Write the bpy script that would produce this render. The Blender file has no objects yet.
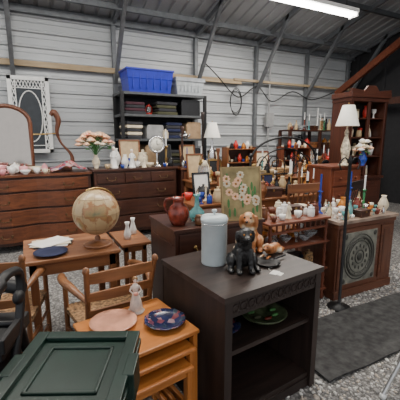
import bpy, bmesh, math, random
from mathutils import Matrix, Vector, noise
R=random.Random(7)
COL=bpy.context.scene.collection
pi=math.pi
# ------------------------------------------------------------------ materials
MC={}
def _new(n):
    m=bpy.data.materials.new(n);m.use_nodes=True
    return m,m.node_tree,m.node_tree.nodes['Principled BSDF']
def ramp(nt,fac,cols):
    r=nt.nodes.new('ShaderNodeValToRGB');e=r.color_ramp.elements
    while len(e)<len(cols):e.new(.5)
    for i,(p,c) in enumerate(cols):
        e[i].position=p;e[i].color=(*c,1)
    nt.links.new(fac,r.inputs[0]);return r.outputs[0]
def tex(nt,kind,scale,mp=(1,1,1),**kw):
    tc=nt.nodes.new('ShaderNodeTexCoord');m=nt.nodes.new('ShaderNodeMapping')
    m.inputs['Scale'].default_value=mp
    nt.links.new(tc.outputs['Object'],m.inputs[0])
    t=nt.nodes.new(kind);t.inputs['Scale'].default_value=scale
    for k,v in kw.items():t.inputs[k].default_value=v
    nt.links.new(m.outputs[0],t.inputs['Vector']);return t
def bump(nt,b,fac,s,d=.01):
    n=nt.nodes.new('ShaderNodeBump');n.inputs['Strength'].default_value=s;n.inputs['Distance'].default_value=d
    nt.links.new(fac,n.inputs['Height']);nt.links.new(n.outputs[0],b.inputs['Normal'])
def mat(name,c,rough=.5,metal=0,var=.12,sc=12,bmp=0,**kw):
    if name in MC:return MC[name]
    m,nt,b=_new(name)
    t=tex(nt,'ShaderNodeTexNoise',sc,Detail=3.0)
    lo=tuple(max(0,x*(1-var*1.6)) for x in c);hi=tuple(min(1,x*(1+var)) for x in c)
    nt.links.new(ramp(nt,t.outputs[0],[(.3,lo),(.7,hi)]),b.inputs['Base Color'])
    b.inputs['Roughness'].default_value=rough;b.inputs['Metallic'].default_value=metal
    for k,v in kw.items():b.inputs[k.replace('_',' ')].default_value=v
    if bmp:bump(nt,b,t.outputs[0],bmp)
    MC[name]=m;return m
def wood(name,c1,c2,ax='x',rough=.4,sc=3):
    key=name+'_'+ax
    if key in MC:return MC[key]
    m,nt,b=_new(key)
    mp={'x':(.6,9,9),'z':(9,9,.6),'y':(9,.6,9)}[ax]
    t=tex(nt,'ShaderNodeTexNoise',sc,mp,Detail=6.0,Distortion=.6)
    t2=tex(nt,'ShaderNodeTexNoise',2.5,(1,1,1),Detail=3.0)
    ca=ramp(nt,t.outputs[0],[(.3,c1),(.7,c2)])
    cb=ramp(nt,t2.outputs[0],[(.3,(.7,.68,.66)),(.7,(1,1,1))])
    mx=nt.nodes.new('ShaderNodeMixRGB');mx.blend_type='MULTIPLY';mx.inputs[0].default_value=.8
    nt.links.new(ca,mx.inputs[1]);nt.links.new(cb,mx.inputs[2]);nt.links.new(mx.outputs[0],b.inputs['Base Color'])
    b.inputs['Roughness'].default_value=rough
    bump(nt,b,t.outputs[0],.15,.003)
    MC[key]=m;return m
def glass(name,c,rough=.05,alpha=.55):
    if name in MC:return MC[name]
    m,nt,b=_new(name)
    b.inputs['Base Color'].default_value=(*c,1);b.inputs['Roughness'].default_value=rough
    b.inputs['Transmission Weight'].default_value=alpha;b.inputs['IOR'].default_value=1.4
    MC[name]=m;return m
def emis(name,c,s):
    m,nt,b=_new(name)
    b.inputs['Base Color'].default_value=(*c,1)
    b.inputs['Emission Color'].default_value=(*c,1);b.inputs['Emission Strength'].default_value=s
    MC[name]=m;return m
# ------------------------------------------------------------------ builder
class B:
    def __init__(s):s.v=[];s.f=[];s.mi=[];s.sm=[];s.ms=[];s.M=Matrix()
    def add(s,vs,fs,m,sm=False):
        o=len(s.v);s.v+=[tuple(s.M@Vector(p)) for p in vs]
        if m not in s.ms:s.ms.append(m)
        k=s.ms.index(m)
        for f in fs:s.f.append([i+o for i in f]);s.mi.append(k);s.sm.append(sm)
        return s
    def box(s,x0,x1,y0,y1,z0,z1,m):
        return s.add([(x0,y0,z0),(x1,y0,z0),(x1,y1,z0),(x0,y1,z0),(x0,y0,z1),(x1,y0,z1),(x1,y1,z1),(x0,y1,z1)],
            [(0,3,2,1),(4,5,6,7),(0,1,5,4),(1,2,6,5),(2,3,7,6),(3,0,4,7)],m)
    def beam(s,p0,p1,w,h,m,up=(0,0,1)):
        p0=Vector(p0);p1=Vector(p1);d=(p1-p0);L=d.length;d.normalize()
        a=d.cross(Vector(up))
        if a.length<1e-3:a=d.cross(Vector((0,1,0)))
        a.normalize();b=a.cross(d)
        vs=[]
        for q in(p0,p1):
            for i,j in((-1,-1),(1,-1),(1,1),(-1,1)):vs.append(tuple(q+a*i*w/2+b*j*h/2))
        return s.add(vs,[(0,1,2,3),(7,6,5,4),(0,4,5,1),(1,5,6,2),(2,6,7,3),(3,7,4,0)],m)
    def lathe(s,prof,m,c=(0,0,0),n=20,sx=1,sy=1,flute=0,fn=8):
        vs=[];fs=[]
        for r,z in prof:
            for i in range(n):
                a=2*pi*i/n;q=r*(1+flute*math.cos(fn*a))
                vs.append((c[0]+q*math.cos(a)*sx,c[1]+q*math.sin(a)*sy,c[2]+z))
        for k in range(len(prof)-1):
            for i in range(n):
                j=(i+1)%n;fs.append((k*n+i,k*n+j,(k+1)*n+j,(k+1)*n+i))
        s.add(vs,fs,m,True)
        caps=[]
        if prof[0][0]>1e-4:caps.append(list(range(n))[::-1])
        if prof[-1][0]>1e-4:caps.append([(len(prof)-1)*n+i for i in range(n)])
        if caps:s.add(vs,caps,m,False)
        return s
    def sph(s,c,r,m,n=16):
        if not hasattr(r,'__len__'):r=(r,r,r)
        k=max(6,n//2)
        return s.lathe([(max(1e-5,math.sin(pi*i/k))*r[0],-math.cos(pi*i/k)*r[2]) for i in range(k+1)],m,c,n,1,r[1]/r[0])
    def tube(s,pts,r,m,n=8,closed=False):
        pts=[Vector(p) for p in pts];N=len(pts);rr=r if hasattr(r,'__len__') else [r]*N
        vs=[];fs=[];prev=None
        for i,p in enumerate(pts):
            if closed:t=pts[(i+1)%N]-pts[i-1]
            else:t=pts[min(i+1,N-1)]-pts[max(i-1,0)]
            t.normalize()
            if prev is None:
                a=t.cross(Vector((0,0,1)))
                if a.length<.05:a=t.cross(Vector((0,1,0)))
            else:a=prev-t*prev.dot(t)
            a.normalize();prev=a;b=t.cross(a)
            for k in range(n):
                q=2*pi*k/n;vs.append(tuple(p+(a*math.cos(q)+b*math.sin(q))*rr[i]))
        for i in range(N if closed else N-1):
            j=(i+1)%N
            for k in range(n):
                l=(k+1)%n;fs.append((i*n+k,i*n+l,j*n+l,j*n+k))
        s.add(vs,fs,m,True)
        if not closed:s.add(vs,[list(range(n))[::-1],[(N-1)*n+k for k in range(n)]],m)
        return s
    def cyl(s,p0,p1,r,m,r1=None,n=14):
        return s.tube([p0,p1],[r,r if r1 is None else r1],m,n)
    def prism(s,pts,plane,t0,t1,m):
        def f(a,b,t):return {'xz':(a,t,b),'xy':(a,b,t),'yz':(t,a,b)}[plane]
        n=len(pts);vs=[f(a,b,t0) for a,b in pts]+[f(a,b,t1) for a,b in pts]
        fs=[list(range(n)),[n+i for i in range(n)][::-1]]+[(i,n+i,n+(i+1)%n,(i+1)%n) for i in range(n)]
        return s.add(vs,fs,m)
    def at(s,x=0,y=0,z=0,rz=0,rx=0,ry=0,sc=1):
        s.M=Matrix.Translation((x,y,z))@Matrix.Rotation(rz,4,'Z')@Matrix.Rotation(ry,4,'Y')@Matrix.Rotation(rx,4,'X')@Matrix.Scale(sc,4);return s
    def build(s,name,loc=(0,0,0),rz=0,bev=0,rx=0,ry=0,parent=None,mods=()):
        me=bpy.data.meshes.new(name);me.from_pydata(s.v,[],s.f)
        for m in s.ms:me.materials.append(m)
        me.polygons.foreach_set('material_index',s.mi);me.polygons.foreach_set('use_smooth',s.sm);me.update()
        bm=bmesh.new();bm.from_mesh(me);bmesh.ops.recalc_face_normals(bm,faces=bm.faces);bm.to_mesh(me);bm.free()
        o=bpy.data.objects.new(name,me);COL.objects.link(o)
        o.location=loc;o.rotation_euler=(rx,ry,rz)
        if bev:
            b=o.modifiers.new('b','BEVEL');b.width=bev;b.segments=2;b.limit_method='ANGLE';b.angle_limit=math.radians(50)
        for k,kw in mods:
            q=o.modifiers.new(k,k)
            for a,v in kw.items():setattr(q,a,v)
        if parent:o.parent=parent
        return o
def bez(pts,k=6):
    P=[Vector(p) for p in pts];out=[]
    for i in range(len(P)-1):
        a=P[max(i-1,0)];b=P[i];c=P[i+1];d=P[min(i+2,len(P)-1)]
        for j in range(k):
            t=j/k;out.append(.5*((2*b)+(c-a)*t+(2*a-5*b+4*c-d)*t*t+(3*b-a-3*c+d)*t**3))
    out.append(P[-1]);return out
# ------------------------------------------------------------------ palette
OAK=('oak',(.13,.042,.014),(.27,.10,.034))
OAKR=('aged_oak',(.085,.026,.011),(.185,.060,.024))
CHAIR=('chair_oak',(.18,.070,.026),(.35,.150,.06))
HONEY=('honey_maple',(.50,.16,.03),(.66,.25,.06))
MAHO=('mahogany',(.034,.012,.008),(.080,.028,.015))
ESP=('espresso',(.016,.010,.008),(.040,.022,.017))
CHER=('cherry',(.11,.027,.012),(.22,.062,.028))
BRN=('brown_table',(.18,.065,.025),(.33,.14,.057))
def W(t,ax='x',r=.4):return wood(t[0],t[1],t[2],ax,r)
brass=mat('brass',(.45,.30,.12),.35,1);silver=mat('silver',(.7,.7,.7),.25,1)
iron=mat('black_iron',(.012,.012,.013),.5,.3);blk=mat('black_gloss',(.012,.012,.013),.25)
white=mat('white_china',(.80,.78,.74),.2,var=.04);cream=mat('cream_china',(.72,.62,.45),.3)
whitep=mat('white_paint',(.78,.78,.76),.5,var=.05)
teal=glass('teal_glass',(.25,.62,.62));clear=glass('clear_glass',(.92,.95,.96),.04,.8)
amber=glass('amber_glass',(.75,.3,.06));greenG=glass('green_glass',(.08,.35,.15))
redb=mat('red_brown_pottery',(.20,.035,.02),.2,var=.5,sc=18)
blueC=mat('cobalt_china',(.02,.05,.3),.2);pink=mat('pink_petal',(.88,.38,.28),.6,var=.2)
peach=mat('peach_petal',(.9,.54,.34),.6);green=mat('leaf_green',(.06,.2,.05),.6);wick=mat('wicker',(.30,.17,.07),.8,var=.6,sc=60,bmp=.8)
red=mat('red_paint',(.55,.03,.02),.4);paper=mat('paper',(.75,.73,.68),.8,var=.05);cardb=mat('cardboard',(.35,.23,.13),.85)
tan=mat('tan',(.5,.36,.2),.6);greyp=mat('grey_paint',(.3,.3,.3),.6);darkM=mat('dark_fabric',(.03,.03,.035),.9)
mirr=mat('mirror_glass',(.50,.45,.40),.08,1,var=.02)
# ------------------------------------------------------------------ room
g=B()
gm,nt,b=_new('gravel_ground')
t=tex(nt,'ShaderNodeTexVoronoi',48);c=ramp(nt,t.outputs['Color'],[(.0,(.17,.162,.155)),(.5,(.34,.325,.31)),(1,(.56,.54,.51))])
d=ramp(nt,t.outputs['Distance'],[(0,(1,1,1)),(.7,(.35,.35,.35))]);mx=nt.nodes.new('ShaderNodeMixRGB');mx.blend_type='MULTIPLY';mx.inputs[0].default_value=1
nt.links.new(c,mx.inputs[1]);nt.links.new(d,mx.inputs[2]);nt.links.new(mx.outputs[0],b.inputs['Base Color']);b.inputs['Roughness'].default_value=.95
bump(nt,b,d,.7,.02)
g.box(-8,12,-8,12,-.1,0,gm).build('floor')
st=[]
for nm,cc in(('a',(.50,.48,.455)),('b',(.34,.325,.31)),('c',(.66,.64,.60)),('d',(.44,.38,.32)),('e',(.22,.21,.20))):
    st.append(mat('stone_'+nm,cc,.9,var=.15,sc=30))
ico=bmesh.new();bmesh.ops.create_icosphere(ico,subdivisions=1,radius=1);iv=[tuple(v.co) for v in ico.verts];ifc=[[v.index for v in f.verts] for f in ico.faces];ico.free()
g=B()
for i in range(12000):
    x=R.uniform(1.0,4.6);y=R.uniform(.45,2.4);r=R.uniform(.005,.012)
    if R.random()<.04:r*=1.6
    if 1.55<x<3.7 and 1.3<y<1.91 and R.random()<.98:continue
    g.M=Matrix.Translation((x,y,r*.3))@Matrix.Rotation(R.uniform(0,6),4,'Z')@Matrix.Rotation(R.uniform(-.4,.4),4,'X')
    sx,sy,sz=r*R.uniform(.8,1.5),r*R.uniform(.7,1.1),r*R.uniform(.5,.8)
    g.add([(a*sx*R.uniform(.85,1.1),b_*sy*R.uniform(.85,1.1),c_*sz) for a,b_,c_ in iv],ifc,R.choice(st))
g.build('gravel_stones')
# walls
wm=mat('wall_steel',(.45,.465,.475),.45,.15,var=.06,sc=1.5)
def ribbed(z0,z1,step=.23):
    pr=[];z=z0
    while z<z1:
        pr+=[(0,z),(0,z+step*.36),(.010,z+step*.38),(.010,z+step*.42),(0,z+step*.44),(0,z+step*.70),(-.035,z+step*.78),(-.035,z+step*.88),(0,z+step*.96)]
        z+=step
    return [(a,min(b_,z1)) for a,b_ in pr]+[(0,z1)]
pr=ribbed(0,3.5);g=B();x0,x1=-4,7.6;y=6.44
vs=[(x0,y+a,z) for a,z in pr]+[(x1,y+a,z) for a,z in pr];n=len(pr)
g.add(vs,[(i,i+1,n+i+1,n+i) for i in range(n-1)],wm);g.box(x0,x1,y+.03,y+.06,0,3.5,wm);g.build('wall_back')
dk=mat('near_black',(.018,.018,.02),.9)
g=B();g.box(7.6,7.7,-4,6.5,0,5.5,dk)  # shade painted in: near-black wall stands for the dark opening at this end
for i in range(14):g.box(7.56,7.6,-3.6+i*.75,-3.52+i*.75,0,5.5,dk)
g.build('wall_dark_opening')
steel=mat('galv_steel',(.17,.18,.19),.5,.4);lum=wood('lumber',(.36,.26,.15),(.52,.40,.25),'x',.7)
dsteel=mat('dark_steel',(.08,.085,.09),.5,.3)
for i,sx in enumerate([-1.57,-.07,1.54,3.15,4.61,6.07,7.45]):
    g=B();g.box(sx-.035,sx+.035,6.33,6.405,0,3.5,steel)
    g.beam((sx,6.36,2.45),(sx,5.35,3.78),.06,.06,steel)
    g.beam((sx,6.4,3.45),(sx,-2,5.80),.06,.08,steel,)
    g.build('trim_%d'%(i+1))
g=B();g.box(-4,4.2,6.30,6.335,2.62,2.71,lum);g.box(4.0,7.5,6.28,6.32,2.68,2.73,lum);g.build('trim_8',bev=.003)
g=B();g.box(-4,7.6,6.3,6.4,3.42,3.52,steel).build('trim_9')
# roof
rm=mat('roof_steel',(.37,.38,.39),.5,.15,var=.06,sc=1.5)
g=B();k=.28;prs=[];x=-4.0
while x<7.7:
    prs+=[(x,0),(x+.16,0),(x+.175,.03),(x+.215,.03),(x+.23,0)];x+=.23
vs=[(a,6.6,3.47+b_) for a,b_ in prs]+[(a,-2,3.47+k*8.6+b_) for a,b_ in prs];n=len(prs)
g.add(vs,[(i,i+1,n+i+1,n+i) for i in range(n-1)],rm);g.build('ceiling')
for i in range(7):
    y=5.9-i*1.15;z=3.5+k*(6.4-y)-.06
    B().box(-4,7.6,y-.03,y+.03,z-.05,z+.03,dsteel if i%2 else steel).build('trim_%d'%(20+i))
g=B();g.beam((6.9,6.2,2.55),(6.9,3.6,4.0),.08,.14,W(CHER));g.beam((7.2,6.3,2.3),(7.2,3.0,2.3),.08,.14,W(MAHO));g.build('trim_30')
# lights
tubeM=emis('tube_glow',(1,.98,.93),24)
def tubelight(x0,x1,y,z,nm='fluorescent_light'):
    g=B();g.box(x0,x1,y-.10,y+.10,z+.05,z+.11,whitep)
    for dy in(-.05,.05):g.cyl((x0+.03,y+dy,z+.02),(x1-.03,y+dy,z+.02),.018,tubeM)
    for xx in(x0,x1-.03):g.box(xx,xx+.03,y-.09,y+.09,z-.01,z+.06,whitep)
    for xx in(x0+.2,x1-.2):g.cyl((xx,y,z+.1),(xx,y,3.42+k*(6.4-y)),.006,iron)
    g.build(nm)
tubelight(3.2,5.2,4.4,3.53);tubelight(.4,2.5,2.6,3.9);tubelight(3.0,5.0,1.4,4.1);tubelight(-1.8,.2,3.6,3.8);tubelight(0,2,.2,4.2)  # first tube is the visible one; the others are added, unseen, for brightness
def area(loc,sz,e,rot=(0,0,0),c=(1,.94,.86)):
    l=bpy.data.lights.new('lamp_glow','AREA');l.shape='RECTANGLE';l.size,l.size_y=sz;l.energy=e;l.color=c
    o=bpy.data.objects.new('lamp_glow',l);COL.objects.link(o);o.location=loc;o.rotation_euler=rot
area((4.2,4.4,3.49),(2,.2),100);area((1.45,2.6,3.86),(2,.2),90);area((4,1.4,4.06),(2,.2),60);area((-.8,3.6,3.76),(2,.2),75)  # first sits at the visible tube; the rest belong to the added tubes
w=bpy.data.worlds.new('w');bpy.context.scene.world=w;w.use_nodes=True
w.node_tree.nodes['Background'].inputs[0].default_value=(.94,.96,1,1);w.node_tree.nodes['Background'].inputs[1].default_value=1.1
# ------------------------------------------------------------------ wall cables & conduit
g=B();cb=mat('black_cable',(.01,.01,.01),.6)
g.tube(bez([(3.3,6.33,3.0),(3.6,6.3,2.75),(4.1,6.28,2.35),(4.6,6.3,2.6),(5.0,6.28,2.3),(5.6,6.3,2.55),(6.2,6.3,2.4),(6.9,6.3,2.6)]),.012,cb)
for j in range(3):
    g.tube([(4.05+.14*math.cos(a*pi/8),6.29-.01*j,2.25+(.22+.03*j)*math.sin(a*pi/8)) for a in range(16)],.008,cb,6,True)
g.build('extension_cord')
g=B();g.cyl((4.95,6.31,0),(4.95,6.31,3.2),.02,greyp);g.box(4.85,5.05,6.25,6.33,1.75,2.05,greyp);g.build('electrical_conduit')
# ------------------------------------------------------------------ furniture
def pull(g,x,y,z,w=.09,m=None):
    m=m or brass
    for dx in(-w/2,w/2):g.sph((x+dx,y-.006,z),(.016,.008,.016),m,8)
    g.tube([(x-w/2,y-.014,z),(x-w/2+.01,y-.024,z-.022),(x,y-.028,z-.03),(x+w/2-.01,y-.024,z-.022),(x+w/2,y-.014,z)],.005,m,6)
def knob(g,x,y,z,m,r=.015):
    g.cyl((x,y,z),(x,y-.02,z),r*.5,m);g.sph((x,y-.026,z),r,m,10)
def chest(name,loc,w,d,h,rows,wt,rz=0,serp=0,feet=.1,metal=None,knobs=False):
    g=B();wd=W(wt);wz=W(wt,'z')
    def front(y,inset,amp,n=25):
        xs=[-w/2+inset+(w-2*inset)*i/(n-1) for i in range(n)]
        return [(x,y-amp*(.5-.5*math.cos(4*pi*(x+w/2)/w))) for x in xs]
    g.prism(front(0,0,serp)+[(w/2,d),(-w/2,d)],'xy',feet,h-.03,W(MAHO,'z') if wt[0]=='aged_oak' else wz)  # aged-oak carcass coloured darker, painting shade into the gaps between drawers
    g.prism(front(-.03,-.02,serp)+[(w/2+.02,d+.01),(-w/2-.02,d+.01)],'xy',h-.03,h,wd)
    hh=(h-.05-feet-.03);tot=sum(r[0] for r in rows);z=h-.05
    for rh,cols in rows:
        dz=hh*rh/tot
        for c in range(cols):
            a=-w/2+.035+(w-.07)*c/cols+.006;b_=-w/2+.035+(w-.07)*(c+1)/cols-.006
            n=13;xs=[a+(b_-a)*i/(n-1) for i in range(n)]
            fr=[(x,-.024-serp*(.5-.5*math.cos(4*pi*(x+w/2)/w))) for x in xs];bk=[(x,y+.024) for x,y in fr][::-1]
            g.prism(fr+bk,'xy',z-dz+.015,z-.012,wd)
            zc=z-dz/2
            ps=[a+(b_-a)*.2,a+(b_-a)*.8] if cols<3 and b_-a>.5 else [(a+b_)/2]
            for px in ps:
                yy=-.024-serp*(.5-.5*math.cos(4*pi*(px+w/2)/w))
                (knob(g,px,yy,zc,metal or wz) if knobs else pull(g,px,yy,zc,w=.12,m=metal))
        z-=dz
    for fx in(-1,1):
        for y in(.03,d-.03):
            g.prism([(fx*(w/2),feet+.02),(fx*(w/2-.12),feet+.02),(fx*(w/2-.06),.0),(fx*(w/2-.01),.0)],'xz',y-.025,y+.025,wz)
    return g.build(name,loc,rz,.004)
agedb=mat('aged_brass',(.10,.06,.03),.4,.8)
chest('chest_of_drawers',(.1,5.0,0),1.4,.5,1.03,[(.8,1),(1,1),(1,1),(1,1)],OAKR,serp=.07,metal=agedb)
chest('chest_of_drawers',(1.47,4.95,0),1.26,.5,1.06,[(.7,3),(1,1),(1,1),(1,1)],MAHO,serp=.03,metal=agedb)
chest('chest_of_drawers',(2.66,4.95,0),.95,.45,1.03,[(1,2),(1,1),(1,1),(1,1)],OAKR,knobs=True)
# mirror with harp
g=B();wz=W(OAKR,'z')
MW,MH=.29,.66
arch=[(-MW,.05),(MW,.05),(MW,MH)]+[(MW*math.cos(a*pi/10),MH+.22*math.sin(a*pi/10)) for a in range(1,10)]+[(-MW,MH)]
g.tube([(a,0,b_) for a,b_ in arch],.030,wz,8,True);g.prism(arch,'xz',-.005,.012,mirr);g.prism(arch,'xz',.013,.02,wz)
for s_ in(-1,1):
    q=.0 if s_<0 else .14
    g.tube(bez([(s_*(.34+q),0,0),(s_*(.50+q),0,.02),(s_*(.66+q),0,.08),(s_*(.66+q),0,.22),(s_*(.54+q),0,.38),(s_*(.49+q),0,.54),(s_*(.52+q),0,.70),(s_*(.47+q),0,.82),(s_*(.42+q),0,.77)]),[.028+.012*math.sin(i/5) for i in range(49)],wz,8)
    g.cyl((s_*MW,0,.5),(s_*(.50+q),0,.52),.010,brass)
g.box(-.5,.8,-.05,.05,-.015,.04,wz)
g.build('dresser_mirror',(-.20,5.38,1.045))
# leaded window panel
g=B();dg=mat('dark_glass',(.03,.035,.04),.15)
g.box(-.3,.3,.02,.03,0,1.2,dg)
for a in(-.3,.24):g.box(a,a+.06,0,.05,0,1.2,whitep)
for a in(0,1.14):g.box(-.3,.3,0,.05,a,a+.06,whitep)
for s_ in(-1,1):g.box(s_*.19-.008,s_*.19+.008,.005,.03,.06,1.14,whitep)
for i in range(9):
    z=.06+i*.12
    for s_ in(-1,1):
        g.beam((s_*.24,.015,z),(s_*.19,.015,z+.12),.012,.012,whitep);g.beam((s_*.19,.015,z),(s_*.24,.015,z+.12),.012,.012,whitep)
for z in(.12,1.02):
    g.box(-.24,.24,.005,.03,z-.006,z+.006,whitep)
for i in range(8):
    g.beam((-.19+i*.0475,.015,1.02),(-.19+(i+1)*.0475,.015,1.14),.01,.01,whitep);g.beam((-.19+(i+1)*.0475,.015,1.02),(-.19+i*.0475,.015,1.14),.01,.01,whitep)
g.tube([(.17*math.cos(a*pi/12),.01,.58+.40*math.sin(a*pi/12)) for a in range(24)],.01,whitep,6,True)
g.build('leaded_window_panel',(.13,6.25,1.26),bev=.002)
# shelving unit
g=B()
for x in(1.45,2.95):
    for y in(5.6,6.1):g.box(x-.025,x+.025,y-.025,y+.025,0,2.24,iron)
for z in(.3,.95,1.45,1.85,2.2):g.box(1.43,2.97,5.58,6.12,z,z+.04,dsteel)
g.box(1.43,2.97,6.12,6.13,.3,2.2,darkM)
g.build('metal_shelving_unit')
def cbox(name,loc,sz,m,rz=0):
    g=B();a,b_,c=sz
    g.box(-a/2,a/2,-b_/2,b_/2,0,c,m);tp=mat('tape',(.3,.22,.12),.4)
    g.box(-a/2-.001,a/2+.001,-.025,.025,c,c+.002,tp)
    for s_ in(-1,1):g.prism([(-a/2,c),(a/2,c),(a/2-.02,c+.03),(-a/2+.02,c+.03)],'xz',s_*b_/2-.003,s_*b_/2+.003,m)
    return g.build(name,loc,rz,.003)
def cloth_pile(x,y,z,w,d,h,m1,m2,name='folded_blanket'):
    g=B();k_=max(2,int(h/.05));hh=h/k_
    for i in range(k_):
        ww=w*R.uniform(.85,1);dd=d*R.uniform(.9,1);o=R.uniform(-.01,.01);pts=[(-ww/2+o,hh*.5),(-ww/2+.01+o,hh*.1),(ww/2-.01+o,0),(ww/2+o,hh*.5),(ww/2-.01+o,hh*.95),(-ww/2+.01+o,hh)]
        g.M=Matrix.Translation((0,0,i*hh));g.prism(pts,'xz',-dd/2,dd/2,[m1,m2][i%2])
    g.build(name,(x,y,z),R.uniform(-.06,.06),.012)
plum=mat('plum_cloth',(.06,.02,.03),.9);navy=mat('navy_cloth',(.015,.02,.06),.9);olive=mat('olive_cloth',(.06,.06,.03),.9)
def tote(name,loc,w,d,h,m,ml,rz=0,lid=True):
    g=B();tp=.04
    vs=[];
    for z,q in((0,tp),(h*.55,tp*.45),(h*.56,tp*.3),(h-.03,0)):
        vs+=[(-w/2+q,-d/2+q,z),(w/2-q,-d/2+q,z),(w/2-q,d/2-q,z),(-w/2+q,d/2-q,z)]
    fs=[(3,2,1,0)]
    for k_ in range(3):
        for i in range(4):j=(i+1)%4;fs.append((k_*4+i,k_*4+j,k_*4+4+j,k_*4+4+i))
    fs.append((12,13,14,15))
    g.add(vs,fs,m)
    g.box(-w/2-.015,w/2+.015,-d/2-.015,d/2+.015,h-.05,h-.02,ml)
    if lid:
        g.box(-w/2-.01,w/2+.01,-d/2-.01,d/2+.01,h-.02,h-.004,ml)
        e=.035
        for a in((-w/2-.012,-w/2+e,-d/2-.012,d/2+.012),(w/2-e,w/2+.012,-d/2-.012,d/2+.012),(-w/2+e,w/2-e,-d/2-.012,-d/2+e),(-w/2+e,w/2-e,d/2-e,d/2+.012)):g.box(*a,h-.004,h+.014,ml)
        e2=.075
        for a in((-w/2+e2,-w/2+e2+.012,-d/2+e2,d/2-e2),(w/2-e2-.012,w/2-e2,-d/2+e2,d/2-e2),(-w/2+e2,w/2-e2,-d/2+e2,-d/2+e2+.012),(-w/2+e2,w/2-e2,d/2-e2-.012,d/2-e2)):g.box(*a,h-.006,h+.004,ml)
        for i in range(7):
            x=-w/2+.06+i*(w-.12)/6;g.box(x-.012,x+.012,d/2-.01,d/2+.018,h-.03,h+.006,ml)
        for s_ in(-1,1):g.box(s_*(w/2+.012)-.02,s_*(w/2+.012)+.02,-.06,.06,h-.1,h+.016,m)
    for i in range(6):
        x=-w/2+.1+i*(w-.2)/5;g.box(x-.008,x+.008,-d/2+.005,-d/2+.03,.06,h*.9,m)
    return g.build(name,loc,rz,.005)
bluP=mat('blue_plastic',(.008,.02,.42),.35,var=.1)
tote('storage_tote',(1.95,5.85,2.24),.8,.48,.40,bluP,bluP,lid=False)
clr=mat('clear_plastic',(.45,.48,.50),.3);tote('storage_tote',(2.68,5.85,2.24),.54,.45,.28,clr,mat('grey_lid',(.35,.37,.40),.4))
gp=mat('dark_green_plastic',(.005,.022,.015),.38,var=.15)
tote('storage_tote',(.085,1.16,0),.39,.40,.345,gp,gp,rz=-.45)
tote('storage_tote',(.085,1.16,.358),.39,.40,.345,gp,gp,rz=-.45)
# tables
def table(name,loc,w,d,h,wt,rz=0,leg=.045,top=.025,apron=.09,turned=False,shelf=None):
    g=B();wx=W(wt);wz=W(wt,'z')
    g.box(-w/2,w/2,-d/2,d/2,h-top,h,wx)
    i=.03;g.box(-w/2+i,w/2-i,-d/2+i,-d/2+i+.02,h-top-apron,h-top,wx);g.box(-w/2+i,w/2-i,d/2-i-.02,d/2-i,h-top-apron,h-top,wx)
    g.box(-w/2+i,-w/2+i+.02,-d/2+i,d/2-i,h-top-apron,h-top,wx);g.box(w/2-i-.02,w/2-i,-d/2+i,d/2-i,h-top-apron,h-top,wx)
    for sx in(-1,1):
        for sy in(-1,1):
            x=sx*(w/2-i-leg/2);y=sy*(d/2-i-leg/2)
            if turned:
                H=h-top-apron;r=leg/2
                g.box(x-r,x+r,y-r,y+r,H-.08,h-top,wz)
                g.lathe([(r*.7,0),(r,.03),(r*.7,.06),(r*.5,.08),(r*.9,H*.3),(r*1.05,H*.5),(r*.8,H*.68),(r*.5,H*.76),(r*1.1,H*.8),(r*.6,H*.84),(r,H-.07)],wz,(x,y,0),12)
            else:g.box(x-leg/2,x+leg/2,y-leg/2,y+leg/2,0,h-top,wz)
    if shelf:g.box(-w/2+i,w/2-i,-d/2+i,d/2-i,shelf,shelf+.02,wx)
    return g.build(name,loc,rz,.005)
# nesting tables
for i,(w_,d_,h_,off) in enumerate([(.50,.44,.55,0),(.41,.42,.485,.045),(.33,.40,.42,.09)]):
    g=B();hx=W(HONEY,'x',.35);hz=W(HONEY,'z',.35)
    g.box(-w_/2,w_/2,-d_/2,d_/2,h_-.022,h_,hx)
    for sx in(-1,1):
        a=sx*(w_/2-.02)
        for y in(-d_/2+.03,d_/2-.03):g.box(a-.014,a+.014,y-.02,y+.02,0,h_-.022,hz)
        g.box(a-.012,a+.012,-d_/2+.03,d_/2-.03,h_-.062,h_-.022,hx);g.box(a-.012,a+.012,-d_/2+.05,d_/2-.05,.04,.08,hx)
    g.box(-w_/2+.03,w_/2-.03,d_/2-.045,d_/2-.03,h_-.06,h_-.022,hx)
    if i==2:g.box(-w_/2+.03,w_/2-.03,-d_/2+.02,-d_/2+.035,h_-.06,h_-.022,hx)
    an=.17;g.build('nesting_table',(.43+off*math.sin(an),1.575-off*math.cos(an),0),an,.006)
table('side_table',(.24,2.60,0),.62,.56,.72,BRN,0,.05)
table('side_table',(.71,2.68,0),.24,.42,.70,BRN,.0,.035,apron=.05)
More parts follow.
